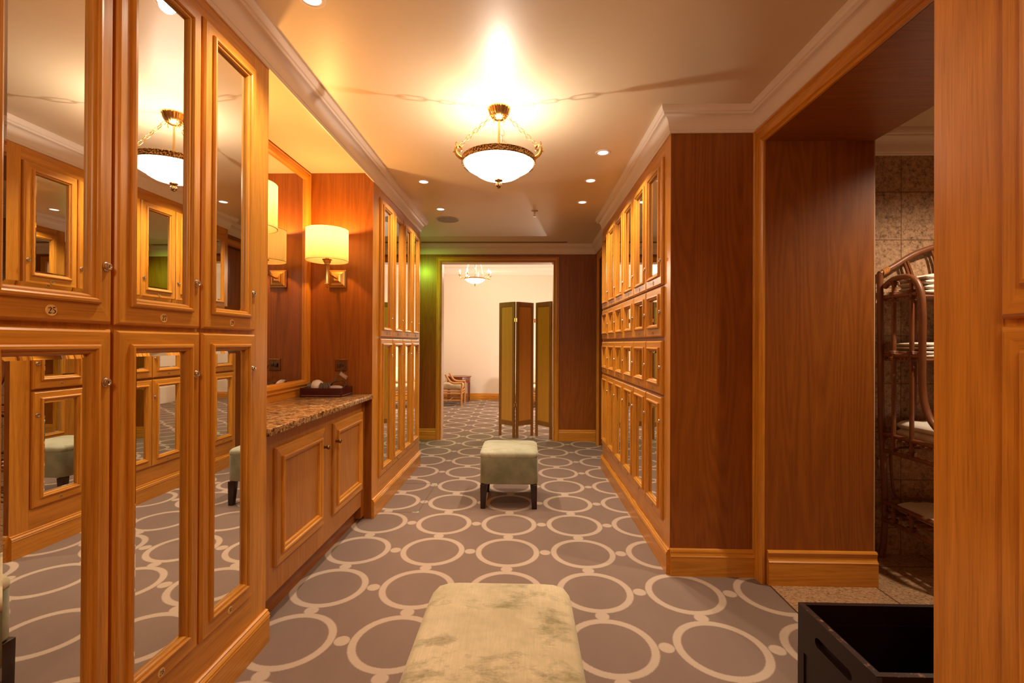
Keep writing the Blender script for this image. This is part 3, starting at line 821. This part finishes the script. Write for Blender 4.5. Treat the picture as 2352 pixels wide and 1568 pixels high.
# ------------------------------------------------------------------ far room furniture
def lounge(label, x, y, rz, clabel, blabel):
    t = thing('rattan_chair', label, 'chair', (x, y, 0), rz, 'rattan lounge chairs in the far room')
    hw, hd = .25, .26
    for sx in (-1, 1):
        MB().tube([(sx*hw, -hd, 0), (sx*hw, -hd, .30), (sx*(hw+.02), -hd-.01, .46)], .022, 10).build('leg', RATL, t, smooth=True)
        MB().tube([(sx*hw, hd, 0), (sx*hw, hd, .36), (sx*hw, hd+.08, .72)], .022, 10).build('leg', RATL, t, smooth=True)
        MB().tube(smooth_path([(sx*(hw+.02), -hd-.02, .478), (sx*(hw+.02), -.12, .475), (sx*(hw+.01), -.03, .505), (sx*hw, .03, .58), (sx*hw, .07, .65)]), .022, 10).build('arm', RATL, t, smooth=True)
    fr = MB()
    for z in (.26, .31):
        fr.tube([(-hw, -hd, z), (hw, -hd, z)], .017, 8).tube([(-hw, hd, z), (hw, hd, z)], .017, 8)
        for sx in (-1, 1): fr.tube([(sx*hw, -hd, z), (sx*hw, hd, z)], .017, 8)
    fr.build('seat_frame', RATL, t, smooth=True)
    st = MB().tube([(-hw, 0, .12), (hw, 0, .12)], .013, 8)
    for sx in (-1, 1): st.tube([(sx*hw, -hd, .12), (sx*hw, hd, .12)], .013, 8)
    st.build('stretcher', RATL, t, smooth=True)
    bk = MB().tube([(-hw, hd+.08, .72), (hw, hd+.08, .72)], .022, 10)
    for k in range(7):
        u = -hw+.08+k*(2*hw-.16)/6; bk.tube([(u, hd, .34), (u, hd+.08, .72)], .011, 8)
    bk.build('backrest', RATL, t, smooth=True)
    c = MB().box(-hw+.03, hw-.03, -hd+.0, hd-.03, .333, .46).build('seat_cushion', CUSH, bevel=.05, seg=5)
    c.location = (x, y, 0); c.rotation_euler = (0, 0, rz)
    tag(c, clabel, 'cushion', 'canvas cushions on the rattan chairs')
    c = MB().box(-hw+.04, hw-.04, -.05, .05, 0, .34).build('back_cushion', CUSH, bevel=.045, seg=5)
    rot = Matrix.Rotation(rz, 4, 'Z')
    c.matrix_world = Matrix.Translation((x, y, 0)) @ rot @ Matrix.Translation((0, hd-.07, .462)) @ Matrix.Rotation(R(-12), 4, 'X')
    tag(c, blabel, 'cushion', 'canvas cushions on the rattan chairs')
lounge('honey rattan lounge chair seen at the left edge of the doorway', -1.535, 9.71, R(90), 'beige seat cushion on the rattan chair by the octagonal table', 'beige back cushion on the rattan chair by the octagonal table')
lounge('honey rattan lounge chair standing behind the folding screen', .28, 9.35, R(-20), 'beige seat cushion on the rattan chair behind the screen', 'beige back cushion on the rattan chair behind the screen')
t = thing('side_table', 'small red mahogany octagonal side table by the far wall', 'table', (-1.445, 10.285, 0))
def octa(r, z0, z1):
    n = 8; v = [(r*math.cos(PI/8+PI/4*k), r*.85*math.sin(PI/8+PI/4*k), z) for z in (z0, z1) for k in range(n)]
    return MB().add(v, [list(range(n))[::-1], list(range(n, 2*n))]+[[k, (k+1) % n, n+(k+1) % n, n+k] for k in range(n)])
octa(.300, .545, .563).build('table_top', TABLETOP, t, bevel=.004)
octa(.268, .425, .545).build('apron', TABLEWOOD, t, bevel=.003)
for sx in (-1, 1):
    for sy in (-1, 1):
        MB().tube([(sx*.225, sy*.095*2-sy*.09, 0), (sx*.225, sy*.1, .43)], [.011, .019], 8).build('leg', TABLEWOOD, t, smooth=True)
MB().box(-.225, .225, -.09, .09, .10, .112).build('stretcher_shelf', TABLETOP, t)

# chandelier in the far room
cx, cy, cz = -.915, 8.6, 2.50
t = thing('chandelier', 'brass candle-arm chandelier with alabaster bowl in the far room', 'chandelier', (cx, cy, 3.12))
Z2 = lambda z: z-3.12
prof = [(.0001, Z2(2.405)), (.06, Z2(2.410)), (.12, Z2(2.432)), (.17, Z2(2.465)), (.195, Z2(2.492))]
bw = MB().lathe(prof, n=48); bw.f = bw.f[:48*4]; bw.m = bw.m[:192]; bw.build('glass_bowl', BOWL2, t, smooth=True, angle=80)
MB().lathe([(.190, Z2(2.490)), (.200, Z2(2.488)), (.203, Z2(2.500)), (.200, Z2(2.512)), (.190, Z2(2.512)), (.190, Z2(2.490))], n=48, cap=False).build('rim_band', BRASS, t, smooth=True)
MB().lathe([(.0001, Z2(2.355)), (.010, Z2(2.365)), (.014, Z2(2.380)), (.006, Z2(2.392)), (.020, Z2(2.400)), (.020, Z2(2.406)), (.0001, Z2(2.408))], n=16).build('finial', BRASS, t, smooth=True)
MB().tube([(0, 0, Z2(2.42)), (0, 0, 0)], .006, 8).build('stem', BRASS, t)
MB().lathe([(.07, 0), (.065, -.02), (.03, -.05), (.0001, -.055)], n=32).build('canopy', BRASS, t, smooth=True)
for a in (8, 84, 130, 200, 247, 335):
    ca, sa = math.cos(R(a)), math.sin(R(a)); P = lambda r, z: (r*ca, r*sa, Z2(z))
    am = MB().tube(smooth_path([P(.198, 2.50), P(.225, 2.512), P(.250, 2.500), P(.272, 2.495), P(.290, 2.515), P(.288, 2.545)]), .006, 8)
    am.lathe([(.004, Z2(2.545)), (.030, Z2(2.556)), (.032, Z2(2.560)), (.008, Z2(2.560)), (.008, Z2(2.58))], (.288*ca, .288*sa, 0), 16)
    ao = am.build('candle_arm', BRASS, t, smooth=True)
    MB().lathe([(.0001, Z2(2.576)), (.0085, Z2(2.577)), (.0085, Z2(2.60)), (.0001, Z2(2.601))], (.288*ca, .288*sa, 0), 12).build('candle_sleeve', plain('candle_ivory', (.85, .66, .45), .5), ao, smooth=True)
    MB().lathe([(.006, Z2(2.600)), (.016, Z2(2.615)), (.017, Z2(2.630)), (.009, Z2(2.650)), (.0001, Z2(2.662))], (.288*ca, .288*sa, 0), 12).build('bulb', BULB, ao, smooth=True)
for a in (205, 330, 90):
    ca, sa = math.cos(R(a)), math.sin(R(a)); chain((.198*ca, .198*sa, Z2(2.51)), (.05*ca, .05*sa, Z2(3.08)), 16, .0018, .008).build('chain', BRASS, t, smooth=True)
light('chandelier_light', 'POINT', (cx, cy, 2.72), 80., (1, .80, .60), .22)
light('far_room_downlight', 'SPOT', (-1.7, 8.9, 3.08), 70., (1, .80, .60), .06, (0, 0, 0), R(130), .8)
light('far_room_downlight', 'SPOT', (.9, 8.6, 3.08), 90., (1, .80, .60), .06, (0, 0, 0), R(130), .8)
light('far_room_lamp', 'POINT', (.85, 9.0, 1.0), 75., (1, .86, .74), .04)

# ------------------------------------------------------------------ washroom shelf and towels
XS0, XS1, YB, YF = 2.20, 3.00, 2.882, 2.36
t = thing('rattan_shelf', 'tall brown rattan shelf unit with arched back in washroom', 'shelf', (0, 0, 0))
RT = .0165
for xs in (XS0, XS1):
    sg = 1 if xs == XS0 else -1
    MB().tube(smooth_path([(xs-sg*.012, YB, 0.004), (xs+sg*.004, YB, .10), (xs+sg*.012, YB, .30), (xs, YB, .62), (xs-sg*.010, YB, .80), (xs-sg*.016, YB, 1.20), (xs-sg*.020, YB, 1.742)]), RT, 12).build('post', RAT, t, smooth=True)
    hp = smooth_path([(xs, YB-.012, 1.655), (xs, 2.80, 1.690), (xs, 2.70, 1.690), (xs, 2.635, 1.640), (xs, 2.605, 1.52), (xs, 2.605, 1.25), (xs, 2.600, 1.03), (xs, 2.555, .90), (xs, 2.46, .80), (xs, 2.40, .66), (xs, 2.38, .34), (xs, 2.36, .004)])
    MB().tube(hp, RT*1.05, 12).build('hoop', RAT, t, smooth=True)
    for z, yf in ((1.590, 2.63), (1.238, 2.605), (.757, 2.45), (.660, 2.40), (.345, 2.38), (.238, 2.37)):
        MB().tube([(xs, YB, z), (xs, yf, z)], .0135, 10).build('rail', RAT, t, smooth=True)
    for yy in (2.795, 2.668):
        for z0, z1 in ((.660, 1.585), (1.585, 1.685), (.238, .345)):
            m = MB().tube([(xs-.007, yy, z0), (xs-.007, yy, z1)], .0095, 8).tube([(xs+.009, yy+.012, z0), (xs+.009, yy+.012, z1)], .0085, 8)
            for zz in ((z0+.022, z1-.022, 1.22, 1.256) if z0 == .66 else (z0+.02, z1-.02)):
                for k in (-1, 0, 1): m.tube([(xs+.022*math.cos(a), yy+.006+.017*math.sin(a), zz+k*.006) for a in [2*PI*j/12 for j in range(12)]], .0034, 5, True)
            m.build('spindle', RAT, t, smooth=True)
xm = (XS0+XS1)/2
arch = smooth_path([(XS0-.022, YB, 1.735), (XS0+.06, YB, 1.780), (XS0+.20, YB, 1.862), (xm, YB, 1.915), (XS1-.20, YB, 1.862), (XS1-.06, YB, 1.780), (XS1+.022, YB, 1.735)])
MB().tube(arch, .0175, 12).build('arch', RAT, t, smooth=True)
m = MB()
for k in range(5): m.tube([(XS0-.008+.007*k, YB+.021*math.cos(a), 1.740+.004*k+.021*math.sin(a)) for a in [2*PI*j/14 for j in range(14)]], .0036, 6, True)
m.build('cane_binding', RATL, t, smooth=True)
for u, zt in ((.13, 1.815), (.29, 1.895), (.51, 1.895), (.67, 1.815)):
    for s in (-.010, .012):
        MB().tube(smooth_path([(XS0+u+s, YB, zt), (XS0+u+s+.03, YB-.004, zt-.10), (XS0+u+s+.045, YB-.006, 1.58), (XS0+u+s+.045, YB, .70)]), .0085, 8).build('back_spindle', RAT, t, smooth=True)
for z, yf in ((1.575, 2.64), (1.215, 2.62), (.735, 2.44), (.285, 2.39)):
    s_ = MB()
    n_ = 9
    for k in range(n_):
        yy = YB-.02-(YB-.04-yf)*k/(n_-1); s_.tube([(XS0, yy, z), (XS1, yy, z)], .011, 8)
    s_.build('shelf_slats', RAT, t, smooth=True)
m = MB().tube(smooth_path([(XS0+.30, YB-.01, .672), (XS0+.09, YB-.01, .672), (XS0+.040, YB-.01, .635), (XS0+.045, YB-.01, .50), (XS0+.06, YB-.01, .40), (XS0+.11, YB-.01, .368), (XS0+.30, YB-.01, .362), (XS1-.11, YB-.01, .362)]), .008, 8)
m.build('back_loop', RAT, t, smooth=True)
def towel(label, x, y, z, w, d, h):
    tt = thing('folded_towel', label, 'towel', (x, y, z), R(random.uniform(-2, 2)), 'white towels on the rattan shelf')
    m = MB(); prof = []
    def lay(z0, h_):
        n = 10; pts = []
        for k in range(n+1):
            a = -PI/2+PI*k/n; pts.append((-d/2+h_/2-h_/2*math.cos(a)*1.0, z0+h_/2+h_/2*math.sin(a)))
        pts += [(d/2, z0+h_), (d/2, z0)]
        return pts
    for z0, hh in ((0, h*.54), (h*.47, h*.53)):
        p = lay(z0, hh); n = len(p); o = len(m.v); nx = 15
        for i in range(nx):
            q = abs(2*i/(nx-1)-1); pinch = math.sqrt(max(0., 1-q**7)) if q < 1 else 0.; pinch = .25+.75*pinch
            u = -w/2+w*i/(nx-1); sag = .0022*math.sin(9*u*7+z0*300)
            for (a, bz) in p: m.v.append((u, a+.004*math.sin(u*23+z0*90), z0+hh/2+(bz-z0-hh/2)*pinch+sag*(1 if bz > z0+hh*.6 else 0)))
        for i in range(nx-1):
            for k in range(n): m.f.append([o+i*n+k, o+i*n+(k+1) % n, o+(i+1)*n+(k+1) % n, o+(i+1)*n+k]); m.m.append(0)
        m.f.append([o+k for k in range(n)]); m.m.append(0); m.f.append([o+(nx-1)*n+k for k in range(n)][::-1]); m.m.append(0)
    m.build('folds', TOWEL, tt, smooth=True, angle=60)
towel('white folded towel on top of the pair on the top rattan shelf', XS0+.22, 2.745, 1.642, .32, .20, .060)
towel('white folded towel underneath another on the top rattan shelf', XS0+.22, 2.745, 1.587, .32, .20, .056)
towel('white folded towel, upper of the pair on the second shelf', XS0+.20, 2.745, 1.272, .32, .22, .042)
towel('white folded towel, lower of the pair on the second shelf', XS0+.20, 2.745, 1.227, .32, .22, .042)
towel('plump white folded towel alone on the third shelf', XS0+.22, 2.66, .747, .34, .36, .100)
towel('white folded towel lying on the lowest rattan shelf', XS0+.22, 2.63, .297, .36, .40, .060)

# ------------------------------------------------------------------ black bin beside the opening
BX0, BX1, BY0, BY1, BZ = .798, 1.215, 1.063, 1.362, .552
t = thing('storage_bin', 'worn black lacquered wooden bin with slotted handle by the opening', 'bin', (0, 0, 0))
def slot_wall(w, h, slot, thick):
    c = bpy.data.curves.new('slot', 'CURVE'); c.dimensions = '2D'; c.fill_mode = 'BOTH'; c.extrude = thick/2
    s = c.splines.new('POLY'); s.points.add(3); s.use_cyclic_u = True
    for p, q in zip(s.points, [(-w/2, 0), (w/2, 0), (w/2, h), (-w/2, h)]): p.co = (*q, 0, 1)
    sx, sr, sz = slot; pts = []
    for k in range(9): a = -PI/2+PI*k/8; pts.append((sx+sr*math.cos(a), sz+sr*math.sin(a)))
    for k in range(9): a = PI/2+PI*k/8; pts.append((-sx+sr*math.cos(a), sz+sr*math.sin(a)))
    s = c.splines.new('POLY'); s.points.add(len(pts)-1); s.use_cyclic_u = True
    for p, q in zip(s.points, pts): p.co = (*q, 0, 1)
    o = bpy.data.objects.new('tmp', c); COL.objects.link(o)
    me = bpy.data.meshes.new_from_object(o.evaluated_get(bpy.context.evaluated_depsgraph_get())); bpy.data.objects.remove(o)
    me.transform(Matrix.Rotation(PI/2, 4, 'X')); me.materials.clear(); me.materials.append(LACQ); return me
W, D = BX1-BX0, BY1-BY0
for x, nm in ((BX0+.007, 'side_panel'), (BX1-.007, 'side_panel')):
    me = slot_wall(D-.002, .125, (.058, .013, .066), .014)
    o = link('handle_rail', me, t, (x, (BY0+BY1)/2, BZ-.125)); o.rotation_euler = (0, 0, PI/2)
    s = 1 if x < 1 else -1
    MB().box(x-.003, x+.003, BY0+.02, BY1-.02, .02, BZ-.125).build('side_panel', LACQ, t)
    MB().box(x-.007, x+.007, BY0, BY0+.028, .0, BZ-.125).box(x-.007, x+.007, BY1-.028, BY1, .0, BZ-.125).build('side_stile', LACQ, t)
MB().box(BX0+.014, BX1-.014, BY0, BY0+.014, .0, BZ).build('front_panel', LACQ, t)
MB().box(BX0+.014, BX1-.014, BY1-.014, BY1, .0, BZ).build('back_panel', LACQ, t)
MB().box(BX0+.014, BX1-.014, BY0+.014, BY1-.014, .02, .034).build('bottom', LACQ, t)
MB().box(BX0+.014, BX0+.020, BY0+.014, BY1-.014, .034, BZ-.002).box(BX0+.014, BX1-.014, BY1-.02, BY1-.014, BZ-.06, BZ-.052).build('inner_lining', LACQ, t)
def wornm():
    m, tt, out = nt('rubbed_edge_lacquer')
    v = noise(tt, coords(tt, (45., 45., 45.), False), 1., 4., .7)
    r = N(tt, 'MapRange'); r.inputs[1].default_value = .56; r.inputs[2].default_value = .66; L(tt, v, r.inputs[0])
    principled(tt, out, mixc(tt, r.outputs[0], (.022, .008, .006), (.26, .13, .07)), .4); return m
WORN = wornm()
m = MB().box(BX0, BX0+.014, BY0, BY1, BZ, BZ+.0015).box(BX0+.014, BX1, BY0, BY0+.014, BZ, BZ+.0015)
m.build('worn_top_edge', WORN, t)
MB().box(BX0+.014, BX1, BY1-.014, BY1, BZ, BZ+.0015).box(BX1-.014, BX1, BY0+.014, BY1-.014, BZ, BZ+.0015).build('top_edge', LACQ, t)

# ------------------------------------------------------------------ washroom lamp and added near fill
light('washroom_downlight', 'SPOT', (2.55, 2.0, 2.59), 125., (1, .76, .52), .05, (0, 0, 0), R(140), .8)
light('near_fill_light', 'POINT', (-.15, -.75, 2.2), 36., (1, .77, .50), .16)  # added fill behind the camera, no fitting modelled for it
w = bpy.data.worlds.new('world'); SC.world = w; w.use_nodes = True
w.node_tree.nodes['Background'].inputs[0].default_value = (.9, .6, .4, 1)
w.node_tree.nodes['Background'].inputs[1].default_value = .02

# ------------------------------------------------------------------ camera
F = 1060.
cam = bpy.data.cameras.new('camera'); cam.sensor_width = 36.; cam.lens = F/2352*36.; cam.clip_start = .05
co = bpy.data.objects.new('camera', cam); COL.objects.link(co)
yaw, pit, roll = math.atan(27/F), math.atan(4/F), .0045
co.matrix_world = Matrix.Translation((0, 0, 1.3)) @ Matrix.Rotation(yaw, 4, 'Z') @ Matrix.Rotation(PI/2+pit, 4, 'X') @ Matrix.Rotation(roll, 4, 'Z')
SC.camera = co
vs = SC.view_settings
SC.display_settings.display_device = 'sRGB'
vs.view_transform = 'Standard'; vs.look = 'None'; vs.gamma = 1.; vs.exposure = .22; vs.use_curve_mapping = False
cy_ = SC.cycles
cy_.use_denoising = True
cy_.max_bounces = 10; cy_.diffuse_bounces = 4; cy_.glossy_bounces = 7
cy_.sample_clamp_indirect = 4.; cy_.caustics_reflective = False; cy_.caustics_refractive = False
